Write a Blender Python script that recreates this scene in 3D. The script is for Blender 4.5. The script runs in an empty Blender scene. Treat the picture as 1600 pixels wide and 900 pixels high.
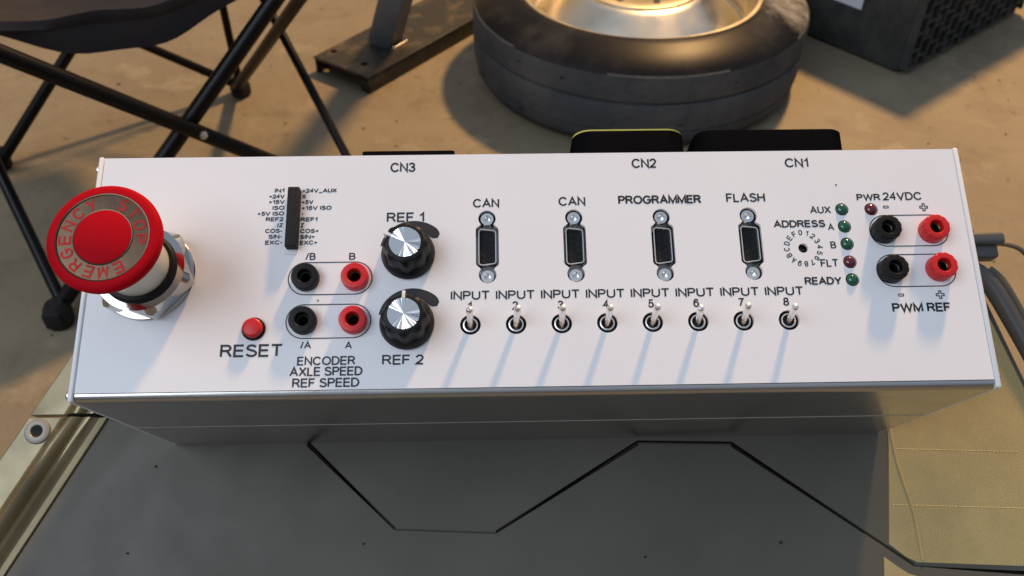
import bpy, bmesh, math, random
from math import pi, sin, cos, radians
from mathutils import Matrix, Vector, Quaternion
random.seed(7)
SC = bpy.context.scene
COL = SC.collection

# ------------------------------------------------------------------ camera
cam_d = bpy.data.cameras.new('camera')
cam = bpy.data.objects.new('camera', cam_d); COL.objects.link(cam)
cam.location = (0, 0, .685)
cam.rotation_euler = (radians(90 - 41.5), 0, 0)
cam_d.sensor_width = 36.0
cam_d.lens = 31.5
cam_d.clip_start = .01; cam_d.clip_end = 100
cam_d.dof.use_dof = True
cam_d.dof.focus_distance = .36
cam_d.dof.aperture_fstop = 20
SC.camera = cam

# ------------------------------------------------------------------ world + lamps
W = bpy.data.worlds.new('World'); SC.world = W; W.use_nodes = True
nt = W.node_tree; bg = nt.nodes['Background']
tc = nt.nodes.new('ShaderNodeTexCoord'); sp = nt.nodes.new('ShaderNodeSeparateXYZ')
rp = nt.nodes.new('ShaderNodeValToRGB'); mr = nt.nodes.new('ShaderNodeMapRange')
nt.links.new(tc.outputs['Generated'], sp.inputs[0])
nt.links.new(sp.outputs['Z'], mr.inputs['Value'])
mr.inputs['From Min'].default_value = -1; mr.inputs['From Max'].default_value = 1
nt.links.new(mr.outputs[0], rp.inputs[0])
el = rp.color_ramp.elements
el[0].position = .46; el[0].color = (.07, .065, .06, 1)
el[1].position = .8; el[1].color = (.40, .48, .60, 1)
e = el.new(.56); e.color = (.20, .205, .22, 1)
# the far side of the garage is lit by the warm lamp, the near side is left cool
my = nt.nodes.new('ShaderNodeMapRange'); my.interpolation_type = 'SMOOTHSTEP'
my.inputs['From Min'].default_value = -.1; my.inputs['From Max'].default_value = .9
dt = nt.nodes.new('ShaderNodeVectorMath'); dt.operation = 'DOT_PRODUCT'; dt.inputs[1].default_value = (-.5, .85, 0)
nt.links.new(tc.outputs['Generated'], dt.inputs[0]); nt.links.new(dt.outputs['Value'], my.inputs['Value'])
hz_ = nt.nodes.new('ShaderNodeMapRange'); hz_.interpolation_type = 'SMOOTHSTEP'
hz_.inputs['From Min'].default_value = .95; hz_.inputs['From Max'].default_value = .1
nt.links.new(sp.outputs['Z'], hz_.inputs['Value'])
mu = nt.nodes.new('ShaderNodeMath'); mu.operation = 'MULTIPLY'
nt.links.new(my.outputs[0], mu.inputs[0]); nt.links.new(hz_.outputs[0], mu.inputs[1])
mx = nt.nodes.new('ShaderNodeMix'); mx.data_type = 'RGBA'
mx.inputs[7].default_value = (.66, .40, .14, 1)
nt.links.new(mu.outputs[0], mx.inputs[0]); nt.links.new(rp.outputs[0], mx.inputs[6])
nt.links.new(mx.outputs[2], bg.inputs['Color'])
bg.inputs['Strength'].default_value = .77


def lamp(name, typ, loc, energy, color, target=None, **kw):
    d = bpy.data.lights.new(name, typ); d.energy = energy; d.color = color
    for k, v in kw.items():
        setattr(d, k, v)
    o = bpy.data.objects.new(name, d); COL.objects.link(o); o.location = loc
    if target is not None:
        o.rotation_euler = (Vector(target) - Vector(loc)).to_track_quat('-Z', 'Y').to_euler()
    return o


# warm garage lamp behind and to the right, just above the plane of the panel
lamp('warm_garage_lamp', 'POINT', (.93, 2.30, 2.36), 420, (1.0, .58, .23), shadow_soft_size=.11)
# added soft cool fill above and behind the camera, for ambient and reflections
lamp('cool_fill', 'AREA', (-1.5, -.75, 2.35), 33, (.84, .91, 1.0), (0, .45, .4),
     shape='RECTANGLE', size=2.0, size_y=1.5)

SC.view_settings.view_transform = 'Standard'
SC.view_settings.look = 'None'
SC.view_settings.exposure = 0
SC.view_settings.gamma = 1
SC.render.engine = 'CYCLES'
SC.cycles.use_denoising = True
SC.cycles.max_bounces = 8


# ------------------------------------------------------------------ materials
def N(m, t):
    return m.node_tree.nodes.new(t)


def mat(name, col, rough=.5, metal=0., spec=.5, noise=None, bump=None, rnoise=None, aniso=None, coat=0.):
    """noise=(scale, colour2, lo, hi[, detail]); bump=(scale, strength, distance)"""
    m = bpy.data.materials.new(name); m.use_nodes = True
    b = m.node_tree.nodes['Principled BSDF']; L = m.node_tree.links
    b.inputs['Base Color'].default_value = (*col, 1)
    b.inputs['Roughness'].default_value = rough
    b.inputs['Metallic'].default_value = metal
    b.inputs['Specular IOR Level'].default_value = spec
    b.inputs['Coat Weight'].default_value = coat
    co = N(m, 'ShaderNodeTexCoord')
    if noise:
        n = N(m, 'ShaderNodeTexNoise'); n.inputs['Scale'].default_value = noise[0]
        n.inputs['Detail'].default_value = noise[4] if len(noise) > 4 else 6
        n.inputs['Roughness'].default_value = .6
        L.new(co.outputs['Object'], n.inputs['Vector'])
        r = N(m, 'ShaderNodeValToRGB')
        r.color_ramp.elements[0].position = noise[2]; r.color_ramp.elements[0].color = (*col, 1)
        r.color_ramp.elements[1].position = noise[3]; r.color_ramp.elements[1].color = (*noise[1], 1)
        L.new(n.outputs['Fac'], r.inputs[0]); L.new(r.outputs[0], b.inputs['Base Color'])
    if rnoise:
        n = N(m, 'ShaderNodeTexNoise'); n.inputs['Scale'].default_value = rnoise[0]
        n.inputs['Detail'].default_value = 5
        L.new(co.outputs['Object'], n.inputs['Vector'])
        q = N(m, 'ShaderNodeMapRange'); q.inputs['From Min'].default_value = .3; q.inputs['From Max'].default_value = .7
        q.inputs['To Min'].default_value = rnoise[1]; q.inputs['To Max'].default_value = rnoise[2]
        L.new(n.outputs['Fac'], q.inputs['Value']); L.new(q.outputs[0], b.inputs['Roughness'])
    if bump:
        n = N(m, 'ShaderNodeTexNoise'); n.inputs['Scale'].default_value = bump[0]
        n.inputs['Detail'].default_value = 4
        L.new(co.outputs['Object'], n.inputs['Vector'])
        bp = N(m, 'ShaderNodeBump'); bp.inputs['Strength'].default_value = bump[1]
        bp.inputs['Distance'].default_value = bump[2]
        L.new(n.outputs['Fac'], bp.inputs['Height']); L.new(bp.outputs[0], b.inputs['Normal'])
    if aniso:
        b.inputs['Anisotropic'].default_value = aniso
        t = N(m, 'ShaderNodeTangent'); t.direction_type = 'RADIAL'; t.axis = 'Z'
        L.new(t.outputs[0], b.inputs['Tangent'])
    return m


M_white = mat('white_panel_paint', (.85, .845, .865), .42, spec=.4, noise=(9, (.825, .82, .842), .4, .65), bump=(900, .03, .0002), rnoise=(22, .34, .52))
M_ends = mat('white_end_paint', (.80, .81, .83), .4, bump=(700, .03, .0002))
M_alu = mat('satin_aluminium', (.54, .52, .50), .22, .95, rnoise=(70, .18, .27))
M_ink = mat('black_ink', (.016, .015, .017), .5)
M_blackp = mat('black_plastic', (.008, .008, .009), .45, spec=.22, bump=(500, .08, .0003))
M_conn = mat('connector_shell', (.005, .005, .006), .9, spec=.0)
M_mattp = mat('matt_black_plastic', (.017, .017, .018), .6, spec=.2, bump=(700, .15, .0003))
M_hole = mat('dark_interior', (.006, .006, .007), .8)
M_red = mat('red_plastic', (.60, .010, .012), .36, bump=(400, .05, .0003))
M_estop = mat('red_cap_plastic', (.46, .003, .010), .65, spec=.05, noise=(40, (.41, .003, .009), .4, .7))
M_chrome = mat('chrome', (.54, .53, .51), .09, 1., bump=(160, .06, .0006))
M_nickel = mat('nickel', (.88, .86, .84), .3, 1.)
M_steel = mat('dull_steel', (.42, .41, .40), .33, 1.)
M_dark_steel = mat('dark_steel', (.07, .07, .07), .4, .9)
M_spun = mat('spun_aluminium', (.90, .89, .89), .2, 1.)
M_neck = mat('satin_cream_metal', (.70, .68, .60), .42, .35)
M_ring = mat('mirror_ring', (.115, .075, .05), .24, 1., bump=(60, .12, .0012))  # brown reflection of the surroundings put into the ring's base colour
M_pointer = mat('white_pointer', (.78, .78, .76), .5)
M_ledg = mat('green_led_lens', (.004, .085, .045), .12, coat=.6)
M_ledr = mat('red_led_lens', (.10, .004, .014), .12, coat=.6)
M_yellow = mat('yellow_rubber_seal', (.78, .62, .12), .45)
M_brass = mat('brass_contact', (.13, .10, .05), .3, 1.)
M_concrete = mat('concrete', (.27, .212, .145), .75, noise=(4.2, (.175, .14, .10), .36, .72, 12), bump=(60, .4, .003), rnoise=(6, .55, .85))
M_tread = mat('worn_tyre_rubber', (.055, .061, .070), .85, spec=.12, noise=(9, (.10, .10, .10), .42, .7, 11), bump=(110, .7, .003))
M_side = mat('tyre_sidewall_rubber', (.008, .008, .010), .36, spec=.14, noise=(11, (.04, .038, .036), .52, .75, 10))
M_rim = mat('machined_rim', (.74, .69, .58), .3, 1., rnoise=(30, .27, .36))
M_lipm = mat('gold_rim_lip', (.64, .57, .42), .38, 1., rnoise=(40, .34, .45))
M_tube = mat('black_painted_tube', (.004, .004, .005), .34, spec=.2, bump=(300, .05, .0004))
M_fabric = mat('dark_nylon_fabric', (.026, .027, .036), .9, spec=.1, noise=(7, (.044, .042, .044), .4, .65), bump=(900, .4, .0006))
M_post = mat('grey_painted_steel', (.13, .15, .165), .5, noise=(22, (.10, .11, .12), .4, .7))
M_plate = mat('oily_black_steel', (.020, .019, .017), .5, noise=(26, (.14, .10, .05), .52, .74, 10), bump=(90, .5, .0015))
M_crate = mat('black_crate_plastic', (.034, .039, .040), .62, spec=.3, noise=(30, (.056, .058, .056), .4, .6), bump=(300, .3, .0006))
M_paper = mat('white_paper', (.62, .66, .74), .7)
M_olive = mat('olive_grey_plastic', (.104, .100, .080), .46, spec=.35, noise=(11, (.084, .082, .066), .36, .68, 10), bump=(850, .12, .0005), rnoise=(40, .44, .56))
M_rim_sheen = mat('gold_sheen_rim', (.235, .20, .12), .26, .62, noise=(30, (.17, .15, .095), .4, .66), rnoise=(50, .22, .34))  # gold reflections on the rolled plastic edge, painted in as a metallic colour
M_grey = mat('grey_handle_plastic', (.07, .075, .078), .42, bump=(500, .1, .0004))
M_eye = mat('pale_eyelet_metal', (.28, .27, .24), .5, .4)
M_rod = mat('brown_wire', (.22, .18, .13), .4, .8)
M_dirt = mat('dark_dirt', (.02, .018, .014), .8)

# a patch of pale dust on one side of the wheel
def add_dust(m, centre, rad, col):
    n = m.node_tree; b = n.nodes['Principled BSDF']; L = n.links
    co = n.nodes.new('ShaderNodeTexCoord'); d = n.nodes.new('ShaderNodeVectorMath'); d.operation = 'DISTANCE'; d.inputs[1].default_value = centre
    no = n.nodes.new('ShaderNodeTexNoise'); no.inputs['Scale'].default_value = 26; no.inputs['Detail'].default_value = 10; no.inputs['Roughness'].default_value = .7
    L.new(co.outputs['Object'], d.inputs[0]); L.new(co.outputs['Object'], no.inputs['Vector'])
    mr_ = n.nodes.new('ShaderNodeMapRange'); mr_.inputs['From Min'].default_value = rad; mr_.inputs['From Max'].default_value = rad * .35
    L.new(d.outputs['Value'], mr_.inputs['Value'])
    ad = n.nodes.new('ShaderNodeMath'); ad.operation = 'MULTIPLY_ADD'; ad.inputs[1].default_value = 2.4; ad.inputs[2].default_value = -1.75
    L.new(no.outputs['Fac'], ad.inputs[0])
    sm_ = n.nodes.new('ShaderNodeMath'); sm_.operation = 'ADD'; sm_.use_clamp = True
    L.new(mr_.outputs[0], sm_.inputs[0]); L.new(ad.outputs[0], sm_.inputs[1])
    k = n.nodes.new('ShaderNodeMath'); k.operation = 'MULTIPLY'; k.use_clamp = True
    L.new(sm_.outputs[0], k.inputs[0]); L.new(mr_.outputs[0], k.inputs[1])
    mx_ = n.nodes.new('ShaderNodeMix'); mx_.data_type = 'RGBA'; mx_.inputs[7].default_value = (*col, 1)
    src = b.inputs['Base Color'].links[0].from_socket
    L.new(src, mx_.inputs[6]); L.new(k.outputs[0], mx_.inputs[0]); L.new(mx_.outputs[2], b.inputs['Base Color'])
    rr_ = n.nodes.new('ShaderNodeMapRange'); rr_.inputs['To Min'].default_value = .36; rr_.inputs['To Max'].default_value = .9
    L.new(k.outputs[0], rr_.inputs['Value']); L.new(rr_.outputs[0], b.inputs['Roughness'])


add_dust(M_side, (.215, -.045, .136), .135, (.36, .35, .33))

# concrete: stains at three scales, pits and a few drips
n = M_concrete.node_tree; b = n.nodes['Principled BSDF']; L = n.links
co = n.nodes.new('ShaderNodeTexCoord')
def fac(scale, lo, hi, detail=8, rough=.65):
    q = n.nodes.new('ShaderNodeTexNoise'); q.inputs['Scale'].default_value = scale; q.inputs['Detail'].default_value = detail; q.inputs['Roughness'].default_value = rough
    L.new(co.outputs['Object'], q.inputs['Vector'])
    r = n.nodes.new('ShaderNodeMapRange'); r.inputs['From Min'].default_value = lo; r.inputs['From Max'].default_value = hi
    L.new(q.outputs['Fac'], r.inputs['Value']); return r.outputs[0]
def mixc(f, a, c):
    q = n.nodes.new('ShaderNodeMix'); q.data_type = 'RGBA'; L.new(f, q.inputs[0])
    if isinstance(a, tuple): q.inputs[6].default_value = (*a, 1)
    else: L.new(a, q.inputs[6])
    if isinstance(c, tuple): q.inputs[7].default_value = (*c, 1)
    else: L.new(c, q.inputs[7])
    return q.outputs[2]
c1 = mixc(fac(2.2, .35, .65), (.245, .206, .140), (.182, .150, .100))
c2 = mixc(fac(13, .50, .72, 12, .75), c1, (.16, .125, .085))
c3 = mixc(fac(45, .62, .74, 6, .6), c2, (.10, .08, .055))
c4 = mixc(fac(9, .56, .75, 12, .7), c3, (.33, .285, .20))
L.new(c4, b.inputs['Base Color'])

# ribbed plastic: fine diagonal moulded ridges; warm light painted into the gold base
M_rib = mat('ribbed_gold_lit_plastic', (.47, .37, .16), .34, spec=.5, noise=(18, (.36, .285, .125), .40, .66, 10), rnoise=(40, .30, .44))
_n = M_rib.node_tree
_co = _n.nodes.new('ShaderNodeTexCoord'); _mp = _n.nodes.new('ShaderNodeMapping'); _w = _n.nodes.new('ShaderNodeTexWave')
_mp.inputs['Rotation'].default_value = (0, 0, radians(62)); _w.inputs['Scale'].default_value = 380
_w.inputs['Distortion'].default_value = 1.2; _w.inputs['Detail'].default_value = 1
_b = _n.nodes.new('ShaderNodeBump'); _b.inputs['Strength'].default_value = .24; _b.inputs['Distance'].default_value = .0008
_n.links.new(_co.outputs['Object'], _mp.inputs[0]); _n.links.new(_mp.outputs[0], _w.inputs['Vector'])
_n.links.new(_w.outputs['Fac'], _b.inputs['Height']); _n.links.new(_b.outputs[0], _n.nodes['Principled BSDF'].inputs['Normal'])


# ------------------------------------------------------------------ mesh helpers
def new_obj(name, me, m, parent=None, loc=(0, 0, 0)):
    o = bpy.data.objects.new(name, me); COL.objects.link(o)
    if m is not None:
        me.materials.append(m)
    if parent is not None:
        o.parent = parent
    o.location = loc
    return o


def shade(me, ang=35):
    for p in me.polygons:
        p.use_smooth = True
    try:
        me.set_sharp_from_angle(angle=radians(ang))
    except Exception:
        pass


def build(name, bm, m, parent=None, loc=(0, 0, 0), smooth=35):
    bmesh.ops.recalc_face_normals(bm, faces=bm.faces)
    me = bpy.data.meshes.new(name); bm.to_mesh(me); bm.free()
    if smooth:
        shade(me, smooth)
    return new_obj(name, me, m, parent, loc)


def empty(name, matrix):
    o = bpy.data.objects.new(name, None); COL.objects.link(o); o.matrix_world = matrix
    o.empty_display_size = .02
    return o


def tag(o, label=None, cat=None, group=None, kind=None):
    if label: o['label'] = label
    if cat: o['category'] = cat
    if group: o['group'] = group
    if kind: o['kind'] = kind
    return o


def lathe(bm, prof, seg=48, c=(0, 0, 0), ang0=0., radial=None, closed=False):
    """prof: list of (r, z); radial(a, i) scales r. Adds to bm."""
    rings = []
    for i, (r, z) in enumerate(prof):
        if r < 1e-9:
            rings.append([bm.verts.new((c[0], c[1], c[2] + z))]); continue
        ring = []
        for k in range(seg):
            a = ang0 + 2 * pi * k / seg
            rr = r * (radial(a, i) if radial else 1)
            ring.append(bm.verts.new((c[0] + rr * cos(a), c[1] + rr * sin(a), c[2] + z)))
        rings.append(ring)
    pairs = list(zip(rings, rings[1:]))
    if closed: pairs.append((rings[-1], rings[0]))
    for A, B in pairs:
        if len(A) == 1 and len(B) == 1: continue
        for k in range(seg):
            k2 = (k + 1) % seg
            if len(A) == 1: bm.faces.new((A[0], B[k], B[k2]))
            elif len(B) == 1: bm.faces.new((A[k], A[k2], B[0]))
            else: bm.faces.new((A[k], A[k2], B[k2], B[k]))
    return bm


def box(bm, lo, hi, bev=0., seg=2, mtx=None):
    r = bmesh.ops.create_cube(bm, size=1)
    vs = r['verts']
    lo = Vector(lo); hi = Vector(hi)
    for v in vs:
        v.co = Vector([(lo[i] + hi[i]) / 2 + v.co[i] * (hi[i] - lo[i]) for i in range(3)])
    if bev:
        es = list({e for v in vs for e in v.link_edges})
        g = bmesh.ops.bevel(bm, geom=es, offset=bev, segments=seg, profile=.5, affect='EDGES')
        vs = list({v for f in g['faces'] for v in f.verts} | {v for v in vs if v.is_valid})
    if mtx is not None:
        bmesh.ops.transform(bm, matrix=mtx, verts=vs)
    return vs


def prism(bm, pts, z0, z1, bev=0., seg=2):
    """extruded (concave allowed) polygon, top edge bevelled"""
    vb = [bm.verts.new((p[0], p[1], z0)) for p in pts]
    vt = [bm.verts.new((p[0], p[1], z1)) for p in pts]
    n = len(pts); sides = []
    for i in range(n):
        j = (i + 1) % n
        sides.append(bm.faces.new((vb[i], vb[j], vt[j], vt[i])))
    t = bm.faces.new(vt); b = bm.faces.new(vb[::-1])
    if bev:
        es = [e for e in t.edges]
        bmesh.ops.bevel(bm, geom=es, offset=bev, segments=seg, profile=.6, affect='EDGES')
    bmesh.ops.recalc_face_normals(bm, faces=bm.faces)
    ng = [f for f in bm.faces if len(f.verts) > 4]
    bmesh.ops.triangulate(bm, faces=ng)


def tube(bm, pts, r, seg=14, cap=True, sub=0):
    pts = [Vector(p) for p in pts]
    if sub:   # Catmull-Rom
        q = []
        for i in range(len(pts) - 1):
            p0 = pts[max(i - 1, 0)]; p1 = pts[i]; p2 = pts[i + 1]; p3 = pts[min(i + 2, len(pts) - 1)]
            for k in range(sub):
                t = k / sub
                q.append(.5 * ((2 * p1) + (-p0 + p2) * t + (2 * p0 - 5 * p1 + 4 * p2 - p3) * t * t + (-p0 + 3 * p1 - 3 * p2 + p3) * t ** 3))
        q.append(pts[-1]); pts = q
    rings = []; prev = None
    for i, p in enumerate(pts):
        d = (pts[min(i + 1, len(pts) - 1)] - pts[max(i - 1, 0)]).normalized()
        if prev is None:
            up = Vector((0, 0, 1)) if abs(d.z) < .9 else Vector((1, 0, 0))
            u = d.cross(up).normalized()
        else:
            u = (prev - d * prev.dot(d)).normalized()
        prev = u; w = d.cross(u)
        rings.append([bm.verts.new(p + (u * cos(2 * pi * k / seg) + w * sin(2 * pi * k / seg)) * r) for k in range(seg)])
    for A, B in zip(rings, rings[1:]):
        for k in range(seg):
            bm.faces.new((A[k], A[(k + 1) % seg], B[(k + 1) % seg], B[k]))
    if cap:
        bm.faces.new(rings[0][::-1]); bm.faces.new(rings[-1])
    return bm


def mesh_of(ob):
    dg = bpy.context.evaluated_depsgraph_get()
    dg.update()
    me = bpy.data.meshes.new_from_object(ob.evaluated_get(dg))
    return me


def plate_with_holes(name, outer, holes, z0, z1, m, parent, loc=(0, 0, 0), bev=0.):
    cu = bpy.data.curves.new('tmp', 'CURVE'); cu.dimensions = '2D'; cu.fill_mode = 'BOTH'
    cu.extrude = (z1 - z0) / 2 - bev; cu.bevel_depth = bev; cu.bevel_resolution = 1; cu.offset = -bev
    for pl in [outer] + holes:
        s = cu.splines.new('POLY'); s.points.add(len(pl) - 1); s.use_cyclic_u = True
        for q, p in zip(s.points, pl): q.co = (p[0], p[1], 0, 1)
    ob = bpy.data.objects.new('tmp', cu); COL.objects.link(ob)
    me = mesh_of(ob); bpy.data.objects.remove(ob); bpy.data.curves.remove(cu)
    me.materials.clear()
    for v in me.vertices: v.co.z += (z0 + z1) / 2
    me.name = name
    return new_obj(name, me, m, parent, loc)


def circ(x, y, r, n=32, a0=0.):
    return [(x + r * cos(a0 + 2 * pi * k / n), y + r * sin(a0 + 2 * pi * k / n)) for k in range(n)]


def rrect(x0, y0, x1, y1, r, n=6):
    o = []
    for cx, cy, a in ((x1 - r, y1 - r, 0), (x0 + r, y1 - r, 90), (x0 + r, y0 + r, 180), (x1 - r, y0 + r, 270)):
        for k in range(n + 1):
            t = radians(a + 90 * k / n); o.append((cx + r * cos(t), cy + r * sin(t)))
    return o


# ------------------------------------------------------------------ the setting
bm = bmesh.new()
bmesh.ops.create_grid(bm, x_segments=2, y_segments=2, size=6)
floor = build('floor', bm, M_concrete, smooth=0)
floor.location = (0, 2, 0)
tag(floor, kind='structure')

bm = bmesh.new()
for k in range(150):
    x, y = random.uniform(-.9, 1.0), random.uniform(.25, 1.9)
    v = bmesh.ops.create_icosphere(bm, subdivisions=1, radius=random.choice([.0012, .0016, .002, .003]))['verts']
    for q in v: q.co = Vector((q.co.x * random.uniform(.7, 1.5) + x, q.co.y * random.uniform(.7, 1.4) + y, q.co.z * .6 + .0008))
M_grit = mat('grey_grit', (.12, .105, .085), .85)
grit = build('floor_grit', bm, M_grit, smooth=60)
tag(grit, 'small grey grit scattered over the concrete floor', 'grit', kind='stuff')

# ------------------------------------------------------------------ panel frame (x right, y away, z up; metres)
PM = Matrix(((0.9997646, -0.0181784, 0.0118451, -0.1678704),
             (0.0216806, 0.8582488, -0.5127758, 0.2246152),
             (-0.0008446, 0.5129119, 0.8584409, 0.4285493),
             (0, 0, 0, 1)))
H = .1175
mm = .001

# ================================================================== storage bin with a sloping lid
LZ = -H
binroot = empty('storage_bin', Matrix.Translation((.02, .35, 0)))
tag(binroot, 'olive grey moulded plastic bin whose sloping grooved lid carries the white control box', 'storage bin')
bw = binroot.matrix_world.inverted()


def bpart(name, bm, m, smooth=35, parent=None, z=LZ):
    """geometry given in panel-frame mm at lid height"""
    bmesh.ops.scale(bm, vec=(mm, mm, mm), verts=bm.verts)
    bmesh.ops.recalc_face_normals(bm, faces=bm.faces)
    me = bpy.data.meshes.new(name); bm.to_mesh(me); bm.free()
    if smooth: shade(me, smooth)
    o = bpy.data.objects.new(name, me); COL.objects.link(o); me.materials.append(m)
    mw = PM @ Matrix.Translation((0, 0, z))
    if parent is None:
        o.parent = binroot; o.matrix_local = bw @ mw
    else:
        o.parent = parent; o.matrix_local = Matrix.Identity(4)
    return o


def edge_x(y): return -86.4 + (y + 4.8) * .537


SEAM = [(edge_x(15.5) + 41, 15.5), (-20, 11.5), (-12, 9.6), (7.7, 8.8), (59.4, 6.5), (67.6, .8), (110.5, -44.4), (161, -46.9),
        (232.5, -1.0), (280.7, -2.4), (363.5, -65.8), (417.4, -68.8), (466, -70.5)]


def offset_path(P, d):
    out = []
    for i, p in enumerate(P):
        p = Vector(p)
        t1 = (p - Vector(P[i - 1])).normalized() if i else None
        t2 = (Vector(P[i + 1]) - p).normalized() if i < len(P) - 1 else None
        t1 = t1 or t2; t2 = t2 or t1
        t = (t1 + t2).normalized(); n = Vector((-t.y, t.x))
        k = 1 / max(.5, n.dot(Vector((-t1.y, t1.x))))
        out.append((p.x + n.x * d * k, p.y + n.y * d * k))
    return out


G = .95
up = offset_path(SEAM, G); lo = offset_path(SEAM, -G)
back_poly = up + [(441, 8), (421, 73), (423, 84), (424.5, 110), (410, 140), (60, 140), (35, 118), (edge_x(62) + 41, 62)]
front_poly = lo[::-1] + [(edge_x(-118) + 41, -118), (484, -118)]
bm = bmesh.new(); prism(bm, back_poly, -9, 0, 1.5, 3)
lid_back = bpart('lid_panel', bm, M_olive, 50)
bm = bmesh.new(); prism(bm, front_poly, -9, 0, 2.0, 4)
lid_front = bpart('lid_panel', bm, M_olive, 50)
# dark web under the seam
bm = bmesh.new(); prism(bm, [(edge_x(-118) + 43, -117), (482, -117), (440, 5), (420, 100), (405, 138), (62, 138), (edge_x(60) + 45, 60)], -16, -9.2)
bpart('lid_base', bm, M_dirt, 0)

# rolled rim along the left edge, in two pieces either side of the seam
PROF = [(0, -9), (0, -1.2), (.5, -.3), (1.6, 0), (17, .2), (19, .7), (20.5, 2.6), (22.5, 5.2), (24.5, 6.1), (26.5, 5.3), (28, 3.0),
        (29.2, 1.0), (30.2, 1.3), (31.4, 2.2), (32.6, 1.6), (34, -.4), (36, -1.5), (40, -.6), (40.6, -1.2), (40.8, -9)]
for ys in ((16.4, 30, 45, 62), (14.6, 0, -15, -30, -50, -75, -118)):
    bm = bmesh.new(); rows = []
    for y in ys:
        w = max(0, 1 - abs(y - 15.5) / 14)     # the roll pinches at the seam
        row = []
        for s, z in PROF:
            zz = z * (1 - .55 * w * w) if z > 2 else z
            row.append(bm.verts.new((edge_x(y) + s, y, zz)))
        rows.append(row)
    for A, B in zip(rows, rows[1:]):
        n = len(A)
        for k in range(n):
            bm.faces.new((A[k], A[(k + 1) % n], B[(k + 1) % n], B[k]))
    bm.faces.new(rows[0]); bm.faces.new(rows[-1][::-1])
    bpart('rolled_rim', bm, M_rim_sheen, 40)
# eyelet
bm = bmesh.new()
lathe(bm, [(3.0, -3), (3.0, .9), (3.4, 1.25), (5.3, 1.25), (6.2, .8), (6.5, .1), (6.5, -.2)], 36)
bmesh.ops.translate(bm, vec=(-69.6, 7.9, .2), verts=bm.verts)
ey = bpart('eyelet', bm, M_eye, 40)
bm = bmesh.new(); lathe(bm, [(0, .55), (3.0, .55)], 32); bmesh.ops.translate(bm, vec=(-69.6, 7.9, 0), verts=bm.verts)
bpart('eyelet_hole', bm, M_hole, 0, parent=ey)

# ribbed pads on the lid: gold colour and left edge paint its lit area
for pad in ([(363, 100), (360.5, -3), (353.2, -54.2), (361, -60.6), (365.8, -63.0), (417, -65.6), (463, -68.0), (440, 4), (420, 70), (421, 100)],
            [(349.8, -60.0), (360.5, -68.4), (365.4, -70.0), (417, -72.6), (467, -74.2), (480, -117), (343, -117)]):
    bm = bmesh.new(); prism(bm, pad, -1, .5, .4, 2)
    bpart('ribbed_lit_pad', bm, M_rib, 50)
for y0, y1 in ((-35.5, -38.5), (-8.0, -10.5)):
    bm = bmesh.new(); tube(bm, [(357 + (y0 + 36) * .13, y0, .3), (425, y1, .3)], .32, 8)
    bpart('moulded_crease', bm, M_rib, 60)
# low welt beside the pad
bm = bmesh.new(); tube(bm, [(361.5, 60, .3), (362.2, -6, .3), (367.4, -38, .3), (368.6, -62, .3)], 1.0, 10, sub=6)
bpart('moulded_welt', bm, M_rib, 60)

# handle
bm = bmesh.new()
tube(bm, [(372, 90, 2.5), (400, 89, 3), (416, 86.5, 3.5), (425, 78, 3.5), (433.4, 58, 3.5), (446, 22, 3.5), (459, -20, 3.5), (474, -70, 3.5)], 4.8, 20, sub=8)
bpart('handle', bm, M_grey, 60)
bm = bmesh.new(); tube(bm, [(427.5, 86.8, 1.6), (434, 78.5, 1.6), (441.5, 58.5, 1.6), (454, 22.5, 1.6), (467, -19.5, 1.6), (482, -69.5, 1.6)], 2.2, 12, sub=8)
bpart('edge_bead', bm, M_olive, 60)
# latch
bm = bmesh.new(); box(bm, (405, 91, 0), (430.6, 101, 9), 1.8, 3); box(bm, (405, 97.5, 7.5), (433.2, 104, 13), 1.8, 3)
lt = bpart('latch', bm, M_grey, 50)
bm = bmesh.new(); tube(bm, [(428, 99.5, 7), (436, 98.8, 7), (443, 96.5, 6.5), (448, 92, 5), (452, 86, 3), (456, 76, 1)], 1.25, 10, sub=6)
bpart('latch_rod', bm, M_rod, 60, parent=lt)

# specks of dirt on the lid
for x, y in ((-8.5, -10.5), (96, -49.5), (233, -58), (300, -52.5), (-18, -52)):
    bm = bmesh.new()
    v = bmesh.ops.create_icosphere(bm, subdivisions=1, radius=random.uniform(.6, 1.0))['verts']
    for q in v:
        q.co = Vector((q.co.x * random.uniform(.8, 1.6) + x, q.co.y * random.uniform(.7, 1.1) + y, q.co.z * .5 + .3))
    bpart('dirt_fleck', bm, M_dirt, 60)

# body: vertical walls from under the lid to the floor
outline = [(x, y) for x, y in [(edge_x(-112) + 10, -112), (476, -112), (433, 20), (412, 98), (400, 130), (64, 130), (42, 112), (edge_x(60) + 12, 58)]]
bm = bmesh.new(); vt = []; vb = []
for x, y in outline:
    p = PM @ Vector((x * mm, y * mm, LZ - .0165)); vt.append(bm.verts.new(p)); vb.append(bm.verts.new((p.x * .97, .35 + (p.y - .35) * .97, 0)))
n = len(vt)
for i in range(n): bm.faces.new((vb[i], vb[(i + 1) % n], vt[(i + 1) % n], vt[i]))
bm.faces.new(vt); bm.faces.new(vb[::-1])
o = build('body', bm, M_olive, smooth=0); o.parent = binroot; o.matrix_local = bw

# ================================================================== control box
BASE = Vector((.178, .0509, -H))
cb = empty('control_box', PM @ Matrix.Translation(BASE))
tag(cb, 'white metal control box with red emergency stop, knobs, sockets and toggle switches', 'control box')


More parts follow.
